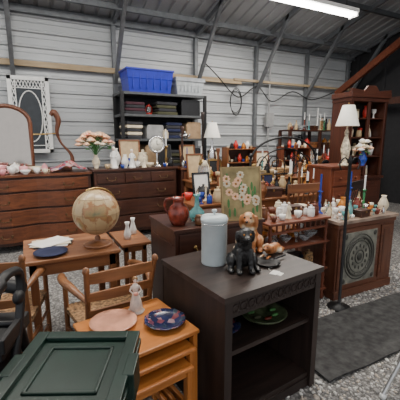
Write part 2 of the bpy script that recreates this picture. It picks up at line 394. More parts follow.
# armchair
def armchair(name,loc,rz,w=.19,kz=.94):
    g=B();m=W(CHAIR);mz=W(CHAIR,'z');g.M=Matrix.Scale(kz,4,(0,0,1))
    for s_ in(-1,1):
        g.tube(bez([(s_*w,-.02,0),(s_*w,0,.42),(s_*w,-.02,.65),(s_*(w+.01),-.07,.86)]),.016,mz,10)
        g.cyl((s_*(w+.04),.40,0),(s_*(w+.04),.40,.66),.016,mz)
        g.tube(bez([(s_*w,-.03,.655),(s_*(w+.05),.12,.695),(s_*(w+.07),.3,.685),(s_*(w+.05),.44,.655)]),[.014+.012*min(1,i/8) for i in range(19)],m,10)
        for z in(.16,.28):g.cyl((s_*w,0,z),(s_*(w+.04),.40,z),.010,m)
        g.sph((s_*(w+.012),-.073,.875),(.020,.020,.028),mz,10)
    for z,h_ in((.82,.032),(.69,.026),(.57,.022)):
        n=9;vs=[];y=-.02-.055*max(0,(z-.6)/.28)
        for i in range(n):
            x=-w+2*w*i/(n-1);bow=-.025*(1-(x/w)**2)
            for dz in(-h_,h_):
                for dy in(-.007,.007):vs.append((x,y+bow+dy,z+dz+(.014*(1-(x/w)**2) if dz>0 else 0)))
        fs=[]
        for i in range(n-1):
            a=i*4;fs+=[(a,a+4,a+6,a+2),(a+1,a+3,a+7,a+5),(a,a+1,a+5,a+4),(a+2,a+6,a+7,a+3)]
        fs+=[(0,2,3,1),(n*4-4,n*4-3,n*4-1,n*4-2)]
        g.add(vs,fs,m)
    rush=mat('rush_seat',(.30,.17,.08),.85,var=.5,sc=50,bmp=.6)
    g.prism([(-w-.01,-.01),(w+.01,-.01),(w+.05,.43),(-w-.05,.43)],'xy',.40,.435,rush)
    g.cyl((-w,.40,.2),(w,.40,.2),.010,m);g.cyl((-w,0,.2),(w,0,.2),.010,m)
    g.M=Matrix()
    return g.build(name,loc,rz,.002)
armchair('wooden_armchair',(.43,1.90,0),.10,kz=.91)
armchair('wooden_armchair',(-.25,2.22,0),-.2)
# black rollator at left
rubb=mat('matte_black',(.006,.006,.007),.5)
g=B();g.M=Matrix.Scale(1.08,4)
for s_ in(-.2,.2):
    g.tube(bez([(s_,-.25,.03),(s_,-.18,.3),(s_,.02,.62),(s_,.08,.82),(s_,-.02,.87),(s_,-.12,.86)]),.019,rubb,8)
    g.tube(bez([(s_,.25,.05),(s_,.12,.35),(s_,.03,.62)]),.019,rubb,8)
    g.cyl((s_,-.10,.86),(s_,-.22,.85),.028,rubb);g.tube(bez([(s_,-.1,.83),(s_,-.16,.78),(s_,-.2,.80)],4),.008,rubb)
    for y in(-.25,.25):
        g.tube([(s_,y+.075*math.cos(a*pi/8),.088+.075*math.sin(a*pi/8)) for a in range(16)],.013,rubb,8,True);g.cyl((s_-.015,y,.088),(s_+.015,y,.088),.03,greyp)
        for a in range(5):g.cyl((s_,y,.088),(s_,y+.07*math.cos(a*1.257),.088+.07*math.sin(a*1.257)),.006,greyp)
    g.box(s_-.012,s_+.012,-.14,.06,.60,.66,rubb);g.sph((s_,.05,.74),(.022,.04,.03),rubb,10)
g.box(-.2,.2,-.14,.14,.57,.63,rubb);g.cyl((-.2,.02,.64),(.2,.02,.64),.012,rubb);g.tube(bez([(-.2,.09,.76),(0,.16,.76),(.2,.09,.76)]),.03,rubb)
g.box(-.17,.17,-.12,.1,.34,.56,rubb);g.box(-.15,.15,-.135,-.12,.36,.50,darkM);g.beam((-.2,-.2,.25),(.2,.12,.35),.02,.02,greyp);g.beam((.2,-.2,.25),(-.2,.12,.35),.02,.02,greyp)
g.M=Matrix();g.build('rolling_walker',(-.30,1.66,0),-.35,.006)
# low open bookcase
BW,BD,BH=.705,.62,.77
g=B();e=W(ESP,'x',.5);ez=W(ESP,'z',.55)
g.box(-.01,BW+.01,-.015,BD,BH-.03,BH,W(('esp_top',(.022,.014,.012),(.055,.036,.03)),'x',.4))
g.box(0,.04,0,BD,0,BH-.03,ez);g.box(BW-.04,BW,0,BD,0,BH-.03,ez);g.box(0,BW,BD-.015,BD,.03,BH-.03,ez)
g.box(.04,BW-.04,.02,BD-.015,.06,.09,e);g.box(.04,BW-.04,.03,BD-.015,.42,.445,e);g.box(.04,BW-.04,.01,.03,0,.06,e)
g.box(.04,BW-.04,.0,.018,BH-.12,BH-.03,e)
nn=12
for i in range(nn):
    x=.07+(BW-.14)*i/(nn-1);g.tube([(x+.02*math.cos(a*pi/6),-.002,BH-.075+.02*math.sin(a*pi/6)) for a in range(12)],.0045,e,6,True)
    if i<nn-1:
        xx=x+(BW-.14)/(nn-1)/2;g.sph((xx,-.002,BH-.05),(.006,.003,.01),e,6);g.sph((xx,-.002,BH-.1),(.006,.003,.01),e,6)
for x in(0,BW-.045):g.box(x,x+.045,-.006,.0,0,BH-.03,ez)
g.build('low_bookcase',(.772,1.262,0),.12,.003)
# dark cabinet behind
g=B();cw,cd,ch=.74,.52,.88
g.box(0,cw,0,cd,.06,ch-.025,W(MAHO,'z'));g.box(-.015,cw+.015,-.015,cd,ch-.025,ch,W(MAHO));g.box(.02,cw-.02,.02,cd-.02,0,.06,W(MAHO))
for x in(.03,cw/2+.005):
    g.box(x,x+cw/2-.035,-.015,0,.1,.62,W(MAHO,'z'));g.box(x+.05,x+cw/2-.085,-.022,-.015,.15,.57,W(MAHO,'z'));knob(g,x+(.3 if x<.1 else .03),-.015,.4,brass)
    g.box(x,x+cw/2-.035,-.015,0,.64,.84,W(MAHO));pull(g,x+.16,-.015,.74)
for z in(.15,.75):
    g.box(-.006,0,.05,cd-.05,z,z+.01,W(MAHO))
g.build('storage_cabinet',(.87,2.08,0),0,.004)
# right open rack with spindles
g=B();c=W(CHER);cz=W(CHER,'z')
rw,rd=.70,.42
for z,t in((.78,.02),(.56,.018),(.30,.018),(.10,.018)):g.box(-.0,rw,0,rd,z,z+t,c)
for x in(.03,rw-.03):
    for y in(.03,rd-.03):
        pts=[(.018,0),(.024,.03),(.012,.06)]
        for z0,z1 in((.12,.30),(.32,.56),(.58,.78)):
            h_=z1-z0;pts+=[(.02,z0),(.011,z0+h_*.15),(.019,z0+h_*.35),(.012,z0+h_*.5),(.019,z0+h_*.65),(.011,z0+h_*.85),(.02,z1)]
        g.lathe(pts,cz,(x,y,0),12)
for i in range(9):
    x=.1+i*.0625;g.cyl((x,.03,.72),(x,.03,.78),.008,cz)
g.box(.03,rw-.03,.02,.04,.70,.72,c)
g.build('display_rack',(1.73,2.14,0),0,.003)
# sideboard with carved medallion door
g=B();sw,sd,sh=.80,.5,.76;sb=('sb',(.09,.030,.016),(.18,.066,.034));c=W(sb);cz=W(sb,'z')
marb=mat('marble_top',(.36,.26,.20),.3,var=.35,sc=6)
g.box(0,sw,0,sd,.08,sh-.03,cz);g.box(-.02,sw+.02,-.025,sd,sh-.03,sh,marb);g.box(-.01,sw+.01,-.012,sd,0,.08,c);g.box(-.008,sw+.008,-.01,sd,sh-.07,sh-.03,c)
pn=mat('grey_carved_panel',(.19,.185,.15),.6,var=.25,sc=14);pn2=mat('dark_carving',(.06,.058,.048),.5,.2)
g.box(.02,.57,-.012,0,.10,.68,c);g.box(.06,.53,-.016,-.01,.14,.64,pn)
cx,cz_=.295,.39
for r_,tt in((.205,.006),(.175,.012),(.145,.005),(.06,.006)):g.tube([(cx+r_*math.cos(a*pi/16),-.018,cz_+r_*1.08*math.sin(a*pi/16)) for a in range(32)],tt,pn2,6,True)
for i in range(12):
    a=i*pi/6;g.sph((cx+.10*math.cos(a),-.018,cz_+.108*math.sin(a)),(.012,.006,.020),pn2,8)
    g.sph((cx+.16*math.cos(a+.2),-.018,cz_+.172*math.sin(a+.2)),(.007,.005,.007),pn2,6)
g.sph((cx,-.018,cz_),(.035,.012,.04),pn2,12)
for (x,z) in((.095,.175),(.495,.175),(.095,.605),(.495,.605)):g.sph((x,-.018,z),(.025,.006,.025),pn2,8)
g.box(.60,sw-.03,-.012,0,.12,.66,c);g.box(.63,sw-.06,-.016,-.012,.16,.62,cz)
g.build('marble_top_sideboard',(2.46,2.08,0),.0,.004)
# china cabinet
DC=('dark_cherry',(.045,.013,.008),(.10,.030,.015))
g=B();c=W(DC);cz=W(DC,'z');w_,d_=.74,.42
g.box(0,w_,0,d_,.06,.85,cz);g.box(-.02,w_+.02,-.03,d_,.85,.89,c)
for x in(.04,w_/2+.01):g.box(x,x+w_/2-.05,-.015,0,.12,.8,cz);g.box(x+.05,x+w_/2-.1,-.022,-.015,.18,.74,c)
for x in(0,w_-.05,w_/2-.025):g.box(x,x+.05,0,.04,.89,2.12,cz)
g.box(0,.03,0,d_,.89,2.12,cz);g.box(w_-.03,w_,0,d_,.89,2.12,cz);g.box(0,w_,d_-.02,d_,.89,2.12,W(ESP))
for z in(1.2,1.5,1.8):g.box(.03,w_-.03,.05,d_-.02,z,z+.015,c)
g.box(-.03,w_+.03,-.03,d_,2.12,2.20,c);g.box(-.01,w_+.01,-.01,d_,2.06,2.12,c)
g.prism([(-.03,2.2),(w_+.03,2.2),(w_+.03,2.25),(w_*.7,2.22),(w_*.6,2.3),(w_*.4,2.3),(w_*.3,2.22),(-.03,2.25)],'xz',-.02,.02,c)
for x in(.05,w_/2+.03):
    for z in(1.2,1.5,1.8):
        g.box(x,x+w_/2-.08,.015,.025,z-.006,z+.006,cz)
g.build('china_cabinet',(4.52,3.75,0),-.12,.004)
g=B();q=0
for z in(.89,1.215,1.515,1.815):
    for i in range(7):
        q+=1;x=.09+i*.093
        g.lathe([[(.001,0),(.04,.0),(.05,.01),(.045,.06),(.040,.10),(.035,.11),(.001,.1)],[(.001,0),(.03,0),(.01,.02),(.01,.07),(.035,.1),(.04,.15),(.001,.14)],[(.001,0),(.03,0),(.045,.1),(.02,.16),(.025,.2),(.001,.2)]][q%3],[white,red,cream,amber,cream,tan,silver][(q*3)%7],(x,.18+.08*(q%2),z),12)
g.build('china_set',(4.52,3.75,0),-.12)
chest('chest_of_drawers',(3.98,3.3,0),.6,.42,1.12,[(1,1),(1,1),(1,1),(1,1)],CHER,knobs=True)
# mid tables
table('long_table',(3.55,4.65,0),2.7,.66,.85,BRN,0,.06,turned=True,shelf=.3)
table('long_table',(2.58,3.62,0),1.95,.62,.76,OAK,0,.06,turned=True,shelf=.25)
table('long_table',(5.9,5.3,0),1.8,.7,.95,MAHO,0,.06,shelf=.4)
# iron headboard
g=B()
for x in(0,1.3):
    g.cyl((x,0,0),(x,0,1.22),.016,iron);g.sph((x,0,1.24),.03,iron,10)
def arc(cx,cz,rx,rz,a0=0,a1=pi,n=20):return [(cx+rx*math.cos(a0+(a1-a0)*i/n),0,cz+rz*math.sin(a0+(a1-a0)*i/n)) for i in range(n+1)]
g.tube(arc(.65,1.15,.65,.36),.017,iron);g.tube(arc(.65,1.02,.5,.32),.011,iron);g.cyl((0,0,.6),(1.3,0,.6),.012,iron);g.cyl((0,0,.95),(1.3,0,.95),.01,iron)
for i in range(1,8):g.cyl((i*.1625,0,.6),(i*.1625,0,1.0+.3*math.sin(pi*i/8)),.007,iron)
for s_ in(-1,1):
    for q in(.2,.42):
        g.tube([(.65+s_*(q+.11*(1-i/22)*math.cos(i*.5)),0,1.13+.11*(1-i/22)*math.sin(i*.5)) for i in range(18)],.008,iron,6)
g.build('iron_headboard',(2.95,4.15,0))
# black iron stand
g=B();g.lathe([(.001,0),(.10,0),(.10,.012),(.03,.03),(.013,.05),(.013,1.3),(.02,1.32),(.001,1.36)],iron,n=14)
g.tube(bez([(0,0,1.28),(.06,0,1.34),(.12,0,1.30),(.10,0,1.24)]),.006,iron);g.tube(bez([(0,0,1.28),(-.06,0,1.34),(-.12,0,1.30),(-.10,0,1.24)]),.006,iron)
g.build('iron_plant_hook',(2.40,1.96,0))
# mat
mm=mat('rubber_mat',(.045,.044,.043),.95,var=.35,sc=20,bmp=.5)
g=B();n=24;vs=[];fs=[]
for i in range(n+1):
    for j in range(7):
        x=1.56+2.2*i/n;y=1.3+.58*j/6;vs.append((x,y,.022+.004*math.sin(i*1.3)+.003*math.sin(j*2+i)))
for i in range(n):
    for j in range(6):a=i*7+j;fs.append((a,a+1,a+8,a+7))
g.add(vs,fs,mm);g.build('rubber_mat',mods=[('SOLIDIFY',dict(thickness=.012))])
# tripod lower right
g=B();tw=mat('aluminium',(.6,.6,.6),.35,.8)
for a in(.9,3.0,5.1):
    g.cyl((.0,0,.40),(.22*math.cos(a),.22*math.sin(a),.03),.012,tw);g.sph((.22*math.cos(a),.22*math.sin(a),.02),.02,whitep,8)
    g.cyl((0,0,.14),(.12*math.cos(a),.12*math.sin(a),.20),.006,tw)
g.cyl((0,0,.12),(0,0,.9),.014,tw);g.cyl((0,0,.38),(0,0,.44),.03,greyp)
g.build('metal_tripod',(1.96,1.04,0))
# ------------------------------------------------------------------ foreground decor
gl,nt,b=_new('globe_map');t=tex(nt,'ShaderNodeTexNoise',7,Detail=5.0)
nt.links.new(ramp(nt,t.outputs[0],[(.42,(.46,.33,.18)),(.50,(.50,.37,.20)),(.53,(.36,.17,.08)),(.6,(.40,.25,.10)),(.68,(.22,.21,.10))]),b.inputs['Base Color']);b.inputs['Roughness'].default_value=.3
g=B();bw=W(BRN);r=.165;zc=.25
g.sph((0,0,zc),r,gl,40)
tl=.4
g.tube([((r+.012)*math.sin(a*pi/16+tl),0,zc-(r+.012)*math.cos(a*pi/16+tl)) for a in range(17)],.006,brass,8)
g.lathe([(.001,0),(.10,0),(.105,.012),(.09,.02),(.03,.03),(.018,.045),(.022,.06),(.012,.075)],bw)
gline=mat('globe_line',(.25,.14,.07),.4)
g.tube([((r+.001)*math.cos(a*pi/24),(r+.001)*math.sin(a*pi/24),zc) for a in range(48)],.0015,gline,4,True)
for q in(-.7,.7):g.tube([((r+.0005)*math.cos(q)*math.cos(a*pi/24),(r+.0005)*math.cos(q)*math.sin(a*pi/24),zc+(r+.0005)*math.sin(q)) for a in range(48)],.0008,gline,4,True)
for q in range(6):
    a0=q*pi/6;g.tube([((r+.0005)*math.cos(a*pi/24)*math.cos(a0),(r+.0005)*math.cos(a*pi/24)*math.sin(a0),zc+(r+.0005)*math.sin(a*pi/24)) for a in range(48)],.0008,gline,4,True)
g.build('desk_globe',(.425,2.50,.72),.3)
g=B()
for i in range(5):
    g.at(0,0,.002+i*.003,rz=[.1,-.3,.4,0,.6][i]);g.box(-.13,.13,-.09,.09,0,.002,[darkM,paper,darkM,cream,paper][i])
g.build('newspaper_stack',(.12,2.69,.72))
L_=lambda name,loc,prof,m,n=20,**k:B().lathe(prof,m,n=n,**k).build(name,loc)
L_('dinner_plate',(.10,2.44,.72),[(.001,0),(.06,.0),(.07,.006),(.11,.018),(.11,.022),(.07,.012),(.001,.008)],navy)
L_('peach_glass_plate',(.335,1.64,.55),[(.001,0),(.07,0),(.09,.008),(.12,.022),(.12,.026),(.085,.013),(.001,.008)],mat('peach_ceramic',(.62,.30,.20),.2,var=.15),28)
bp,nt,b=_new('imari_pattern');t=tex(nt,'ShaderNodeTexVoronoi',34);nt.links.new(ramp(nt,t.outputs['Color'],[(.0,(.012,.014,.04)),(.45,(.018,.024,.08)),(.55,(.20,.05,.05)),(.60,(.28,.18,.2)),(.66,(.018,.024,.06)),(.9,(.04,.06,.08))]),b.inputs['Base Color']);b.inputs['Roughness'].default_value=.2
L_('patterned_plate',(.575,1.53,.55),[(.001,0),(.05,0),(.055,.005),(.09,.016),(.108,.028),(.106,.031),(.085,.021),(.05,.010),(.001,.008)],bp,28,flute=.03,fn=10)
g=B();skin=mat('porcelain_skin',(.8,.6,.5),.3,var=.03);dr=mat('pale_dress',(.72,.60,.52),.35,var=.16,sc=30);hr=mat('figurine_hair',(.25,.13,.05),.4)
g.lathe([(.001,0),(.045,0),(.046,.008),(.035,.012),(.036,.02),(.03,.06),(.02,.095),(.014,.115),(.019,.14),(.021,.15),(.012,.163),(.006,.168)],dr,n=20,flute=.05,fn=7)
g.sph((0,0,.185),(.012,.013,.016),skin,12);g.sph((0,.004,.192),(.015,.015,.014),hr,12);g.cyl((0,0,.162),(0,0,.178),.005,skin)
g.sph((0,-.0135,.184),.002,skin,6)
for s_ in(-1,1):
    g.tube([(s_*.018,0,.152),(s_*.03,-.008,.13),(s_*.014,-.024,.118)],[.006,.005,.004],dr,8);g.sph((s_*.012,-.026,.117),.005,skin,8)
    g.sph((s_*.005,-.0115,.188),.0015,blk,6)
g.sph((0,-.03,.118),(.014,.01,.01),pink,8)
g.build('lady_figurine',(.478,1.72,.55),-.2)
wc=mat('canister_enamel',(.56,.62,.63),.35,var=.05)
g=B();g.lathe([(.001,0),(.074,0),(.076,.006),(.076,.255),(.080,.258),(.080,.272),(.076,.275),(.074,.285),(.03,.292),(.001,.293)],wc,n=32)
g.lathe([(.005,.29),(.006,.305),(.016,.312),(.014,.322),(.001,.325)],wc,n=14);g.tube([(.077*math.cos(a*pi/16),.077*math.sin(a*pi/16),.245) for a in range(32)],.0025,silver,6,True)
g.build('lidded_canister',(.95,1.68,.77))
def blobs(name,parts,m,loc,rz,vox=.006,extra=None,sc_=1):
    g=B();g.M=Matrix.Scale(sc_,4)
    for p in parts:
        if len(p)==2:g.sph(p[0],p[1],m,16)
        else:g.tube([p[0],p[1]],[p[2],p[3]],m,12)
    o=g.build(name,loc,rz,mods=[('REMESH',dict(mode='VOXEL',voxel_size=vox,use_smooth_shade=True)),('SMOOTH',dict(iterations=4,factor=.6))])
    if extra:
        e=B();e.M=Matrix.Scale(sc_,4);extra(e);c=e.build(name+'_details');c.parent=o
    return o
bf=mat('black_resin',(.014,.013,.013),.35,var=.3,sc=60,bmp=.5)
sit=[((0,.03,.07),(.062,.075,.065)),((0,0,.11),(.052,.055,.075)),((0,-.02,.155),(.045,.042,.05)),
 ((0,-.045,.215),(.042,.044,.040)),((0,-.045,.185),(.032,.032,.03)),((0,-.088,.205),(.022,.032,.019)),((0,-.075,.196),(.018,.026,.012)),
 ((-.03,-.035,.13),(-.033,-.055,.02),.021,.016),((.03,-.035,.13),(.033,-.055,.02),.021,.016),
 ((-.035,-.07,.014),(.019,.028,.014)),((.035,-.07,.014),(.019,.028,.014)),
 ((-.062,.025,.05),(.028,.055,.045)),((.062,.025,.05),(.028,.055,.045)),((-.075,-.03,.014),(.02,.04,.014)),((.075,-.03,.014),(.02,.04,.014)),
 ((0,.10,.02),(.05,.12,.02),.016,.009),((-.043,-.035,.205),(.012,.02,.034)),((.043,-.035,.205),(.012,.02,.034))]
def bx(e):
    for s_ in(-1,1):e.sph((s_*.018,-.083,.226),.006,amber,8)
    e.sph((0,-.12,.209),(.008,.006,.006),blk,8)
    e.tube([(.037*math.cos(a*pi/10),-.03+.039*math.sin(a*pi/10),.172) for a in range(20)],.004,iron,6,True)
blobs('black_dog_figurine',sit,bf,(1.04,1.51,.77),-.35,extra=bx,vox=.005)
dgm,nt,b=_new('cream_brown_dog');t=tex(nt,'ShaderNodeTexNoise',9,Detail=2.0);nt.links.new(ramp(nt,t.outputs[0],[(.38,(.72,.60,.46)),(.44,(.60,.38,.20)),(.50,(.36,.13,.04))]),b.inputs['Base Color']);b.inputs['Roughness'].default_value=.4
def bx2(e):
    for s_ in(-1,1):e.sph((s_*.018,-.083,.226),.006,blk,8)
    e.sph((0,-.12,.209),(.009,.007,.007),blk,8)
blobs('spaniel_figurine',sit[:-2]+[((-.046,-.035,.19),(.014,.024,.045)),((.046,-.035,.19),(.014,.024,.045))],dgm,(1.27,1.78,.77),-.75,extra=bx2,sc_=1.05)
lie=[((0,.03,.05),(.05,.11,.045)),((0,-.05,.06),(.045,.05,.045)),((0,-.10,.09),(.036,.038,.034)),((0,-.14,.083),(.018,.026,.016)),((-.03,-.10,.012),(-.03,-.17,.012),.014,.012),((.03,-.10,.012),(.03,-.17,.012),.014,.012),((-.045,.08,.03),(.03,.05,.03)),((.045,.08,.03),(.03,.05,.03)),((0,.13,.03),(.05,.18,.015),.013,.007),((-.038,-.095,.075),(.011,.02,.032)),((.038,-.095,.075),(.011,.02,.032))]
def bx3(e):
    for s_ in(-1,1):e.sph((s_*.015,-.132,.1),.005,blk,8)
    e.sph((0,-.166,.088),(.008,.006,.006),blk,8)
blobs('puppy_figurine',lie,dgm,(1.35,1.64,.77),-1.1,extra=bx3,sc_=.72,vox=.004)
g=B()
g.lathe([(.001,0),(.05,0),(.075,.012),(.078,.014),(.05,.004),(.001,.003)],iron,n=20);g.tube([(.07,0,.012),(.16,-.02,.02)],.006,iron);g.build('small_skillet',(1.22,1.52,.77),.3)
g=B();g.box(-.03,.03,-.02,.02,0,.002,paper);g.box(-.025,.02,-.045,-.022,0,.002,paper);g.tube([(.0,.02,.002),(.03,.05,.003),(.06,.04,.002)],.001,paper,4);g.build('price_tag',(1.17,1.39,.77),.5)
L_('fruit_bowl',(1.17,1.48,.445),[(.001,0),(.05,0),(.06,.01),(.12,.035),(.14,.055),(.136,.057),(.11,.04),(.001,.015)],mat('olive_ceramic',(.08,.10,.05),.3,var=.5,sc=20),28)
L_('decorative_plate',(.92,1.50,.445),[(.001,0),(.04,0),(.05,.008),(.09,.02),(.09,.024),(.045,.012),(.001,.01)],bp,28)
g=B()
for i in range(7):
    a=i*.9;g.sph((.07*math.cos(a),.07*math.sin(a),.05),(.026,.012,.008),[green,olive,redb][i%3],8)
g.build('artificial_fruit',(1.17,1.48,.442))
# cabinet-top
g=B();g.lathe([(.001,0),(.05,0),(.075,.05),(.08,.09),(.065,.13),(.038,.155),(.04,.18),(.05,.20),(.045,.20),(.03,.17),(.001,.15)],redb,n=24);g.tube(bez([(.04,0,.185),(.09,0,.18),(.10,0,.12),(.07,0,.07)]),.010,redb);g.build('pottery_jug',(.955,2.22,.88),2.5)
L_('glass_bottle',(1.13,2.27,.88),[(.001,0),(.045,0),(.06,.03),(.058,.07),(.02,.11),(.015,.18),(.03,.20),(.025,.20),(.010,.18),(.001,.11)],teal)
L_('ceramic_crock',(1.09,2.14,.88),[(.001,0),(.03,0),(.04,.02),(.04,.05),(.03,.065),(.035,.07),(.001,.07)],mat('brown_pot',(.16,.07,.03),.3))
for i,(x,y) in enumerate([(.68,2.62),(.76,2.74)]):
    L_('white_vase',(x,y,.70),[(.001,0),(.025,0),(.03,.04),(.018,.08),(.012,.11),(.02,.14),(.001,.13)],white)
# painting
g=B();cv=mat('canvas_tan',(.36,.28,.13),.8,var=.35,sc=8);g.box(-.15,.15,0,.015,0,.39,cv)
for i in range(30):
    x,z=R.uniform(-.125,.125),R.uniform(.05,.34);g.M=Matrix.Translation((x,-.001,z))
    if i%2:
        for p in range(7):a=p*.9;g.sph((.02*math.cos(a),0,.02*math.sin(a)),(.013,.0015,.009),cream if i%4==1 else peach,8)
        g.sph((0,-.001,0),(.008,.002,.008),amber,8)
    else:g.sph((0,0,0),(.01,.001,.035),green,8)
g.M=Matrix()
fg=mat('gilt_frame',(.35,.25,.12),.45,.5)
for a in((-.162,-.15),(.15,.162)):g.box(a[0],a[1],-.006,.018,0,.39,fg)
g.box(-.162,.162,-.006,.018,-.01,.002,fg);g.box(-.162,.162,-.006,.018,.388,.40,fg)
g.build('floral_painting',(1.44,2.11,.89),-.2,rx=-.15)
# ------------------------------------------------------------------ clutter kinds
V_VASE=[(.001,0),(.04,0),(.03,.012),(.06,.07),(.065,.11),(.04,.17),(.025,.2),(.035,.22),(.03,.22),(.001,.19)]
V_BOWL=[(.001,0),(.035,0),(.035,.01),(.07,.04),(.085,.075),(.08,.075),(.06,.04),(.001,.018)]
V_CUP=[(.001,0),(.022,0),(.035,.03),(.04,.07),(.036,.07),(.03,.03),(.001,.01)]
V_STICK=[(.001,0),(.045,0),(.045,.008),(.015,.02),(.01,.05),(.018,.07),(.009,.1),(.014,.17),(.009,.19),(.022,.2),(.022,.21),(.001,.21)]
V_GOB=[(.001,0),(.03,0),(.006,.01),(.006,.06),(.028,.08),(.034,.13),(.031,.13),(.02,.085),(.001,.075)]
V_JAR=[(.001,0),(.045,0),(.05,.01),(.05,.10),(.04,.115),(.042,.12),(.042,.135),(.015,.14),(.012,.15),(.018,.16),(.001,.165)]
V_BOT=[(.001,0),(.03,0),(.032,.01),(.032,.1),(.012,.14),(.012,.19),(.015,.19),(.001,.185)]
V_TEA=[(.001,0),(.035,0),(.06,.03),(.062,.06),(.045,.09),(.02,.1),(.008,.105),(.012,.118),(.001,.122)]
def sc(p,k,kz=None):return [(r*k,z*(kz or k)) for r,z in p]
P_={'ceramic_vase':V_VASE,'china_bowl':V_BOWL,'teacup':V_CUP,'candlestick':V_STICK,'crystal_goblet':V_GOB,'ginger_jar':V_JAR,'bottle':V_BOT,'teapot':V_TEA}
RAD={'teapot':.10,'teacup':.06,'wooden_box':.10,'book_stack':.11,'duck_decoy':.12,'display_plate':.11,'porcelain_figurine':.05,'oil_lantern':.07}
def rad(kind,k):return (RAD.get(kind) or max(r for r,_ in P_[kind]))*k
def small_figure(name,x,y,z,h,m,m2,rz=0):
    g=B();k=h/.2
    g.lathe([(.001,0),(.04*k,0),(.04*k,.012*k),(.03*k,.02*k),(.028*k,.06*k),(.018*k,.1*k),(.025*k,.145*k),(.01*k,.16*k)],m,n=14,flute=.06,fn=6)
    g.sph((0,0,.178*k),(.014*k,.015*k,.018*k),m2,10);g.sph((0,.004*k,.186*k),(.016*k,.016*k,.014*k),m,8)
    for s_ in(-1,1):g.tube([(s_*.022*k,0,.14*k),(s_*.034*k,-.01*k,.11*k),(s_*.01*k,-.028*k,.105*k)],[.007*k,.006*k,.005*k],m,6)
    g.build(name,(x,y,z),rz)
books=[mat('book_%d'%i,c_,.7) for i,c_ in enumerate([(.2,.03,.03),(.03,.06,.15),(.05,.12,.06),(.35,.25,.12),(.06,.04,.04)])]
def put(kind,x,y,z,m,k=1.,kz=None,rz=0):
    g=B()
    if kind=='porcelain_figurine':return small_figure(kind,x,y,z,.2*k,m,skin,R.uniform(-.8,.3))
    if kind=='wooden_box':
        a,b_,c_=.09*k,.06*k,.09*k;mm_=W([OAK,CHER,BRN,MAHO][R.randrange(4)])
        g.box(-a,a,-b_,b_,0,c_*.7,mm_);g.box(-a-.004,a+.004,-b_-.004,b_+.004,c_*.72,c_,mm_);g.box(-.012,.012,-b_-.008,-b_,c_*.6,c_*.85,brass);return g.build(kind,(x,y,z),R.uniform(-.4,.3),.003)
    if kind=='book_stack':
        zz=0
        for i in range(R.randrange(2,5)):
            h_=R.uniform(.018,.04);g.at(0,0,zz,rz=R.uniform(-.3,.3));mm_=R.choice(books);g.box(-.09*k,.09*k,-.065*k,.065*k,0,.003,mm_);g.box(-.09*k,.09*k,-.065*k,.065*k,h_-.003,h_,mm_);g.box(-.086*k,.086*k,-.06*k,.062*k,.003,h_-.003,paper);g.box(-.09*k,.09*k,-.066*k,-.062*k,0,h_,mm_);zz+=h_
        return g.build(kind,(x,y,z),R.uniform(-.5,.5))
    if kind=='duck_decoy':
        mm_=W([OAK,BRN,CHER][R.randrange(3)]);g.at(sc=k);g.sph((0,0,.045),(.11,.05,.045),mm_,14);g.tube(bez([(.06,0,.06),(.08,0,.1),(.08,0,.125)],4),[.03]*3+[.024]*6,mm_,10);g.sph((.088,0,.135),(.032,.024,.025),greenG if k>1.2 else mm_,10);g.sph((.125,0,.128),(.02,.012,.007),tan,8);g.tube([(-.09,0,.05),(-.14,0,.075)],[.03,.006],mm_,8);return g.build(kind,(x,y,z),rz)
    if kind=='display_plate':
        g.M=Matrix.Translation((0,0,.115*k))@Matrix.Rotation(pi/2-.2,4,'X');g.lathe([(.001,0),(.05*k,0),(.07*k,.004),(.11*k,.014),(.11*k,.018),(.07*k,.01),(.001,.006)],m,n=24);g.M=Matrix()
        for s_ in(-1,1):g.tube([(s_*.04*k,-.05*k,.01),(s_*.04*k,-.02*k,.006),(s_*.03*k,.06*k,.004),(s_*.01,.02*k,.12*k)],.003,iron,5)
        return g.build(kind,(x,y,z),R.uniform(-.6,.1))
    if kind=='oil_lantern':
        g.at(sc=k);g.lathe([(.001,0),(.06,0),(.06,.035),(.03,.05)],m,n=16);g.lathe([(.03,.05),(.045,.09),(.042,.13),(.028,.16)],clear,n=16);g.lathe([(.028,.16),(.04,.165),(.02,.195),(.02,.21),(.001,.215)],m,n=16)
        for s_ in(-1,1):g.tube([(s_*.055,0,.03),(s_*.065,0,.1),(s_*.05,0,.17),(s_*.03,0,.185)],.005,m,6)
        g.tube(bez([(-.055,0,.17),(-.04,0,.24),(0,0,.27),(.04,0,.24),(.055,0,.17)],4),.003,iron,5);return g.build(kind,(x,y,z),rz)
    g.lathe(sc(P_[kind],k,kz),m,n=16)
    if kind=='teacup':g.tube(bez([(.036*k,0,.06*k),(.06*k,0,.055*k),(.055*k,0,.025*k),(.033*k,0,.02*k)],3),.004*k,m,6)
    if kind=='teapot':
        g.tube(bez([(-.055*k,0,.075*k),(-.1*k,0,.07*k),(-.095*k,0,.035*k),(-.058*k,0,.03*k)],3),.006*k,m,6);g.tube(bez([(.055*k,0,.035*k),(.085*k,0,.05*k),(.1*k,0,.09*k)],3),[.014*k]*4+[.007*k]*3,m,8)
    if kind=='candlestick':g.cyl((0,0,.2*k),(0,0,.36*k),.009*k,whitep if m!=blueC else blueC)
    return g.build(kind,(x,y,z),rz)
def frame(x,y,z,w,h,m,pic,rz=0,name='picture_frame',rx=-.18):
    g=B();t=.025
    g.box(-w/2,w/2,.004,.012,0,h,pic)
    for a in(-w/2,w/2-t):g.box(a,a+t,-.006,.014,0,h,m)
    for a in(0,h-t):g.box(-w/2,w/2,-.006,.014,a,a+t,m)
    g.beam((0,.01,h*.7),(0,.01+h*.38,.0+h*.07),.03,.004,m)
    return g.build(name,(x,y,z),rz,.002,rx=rx)
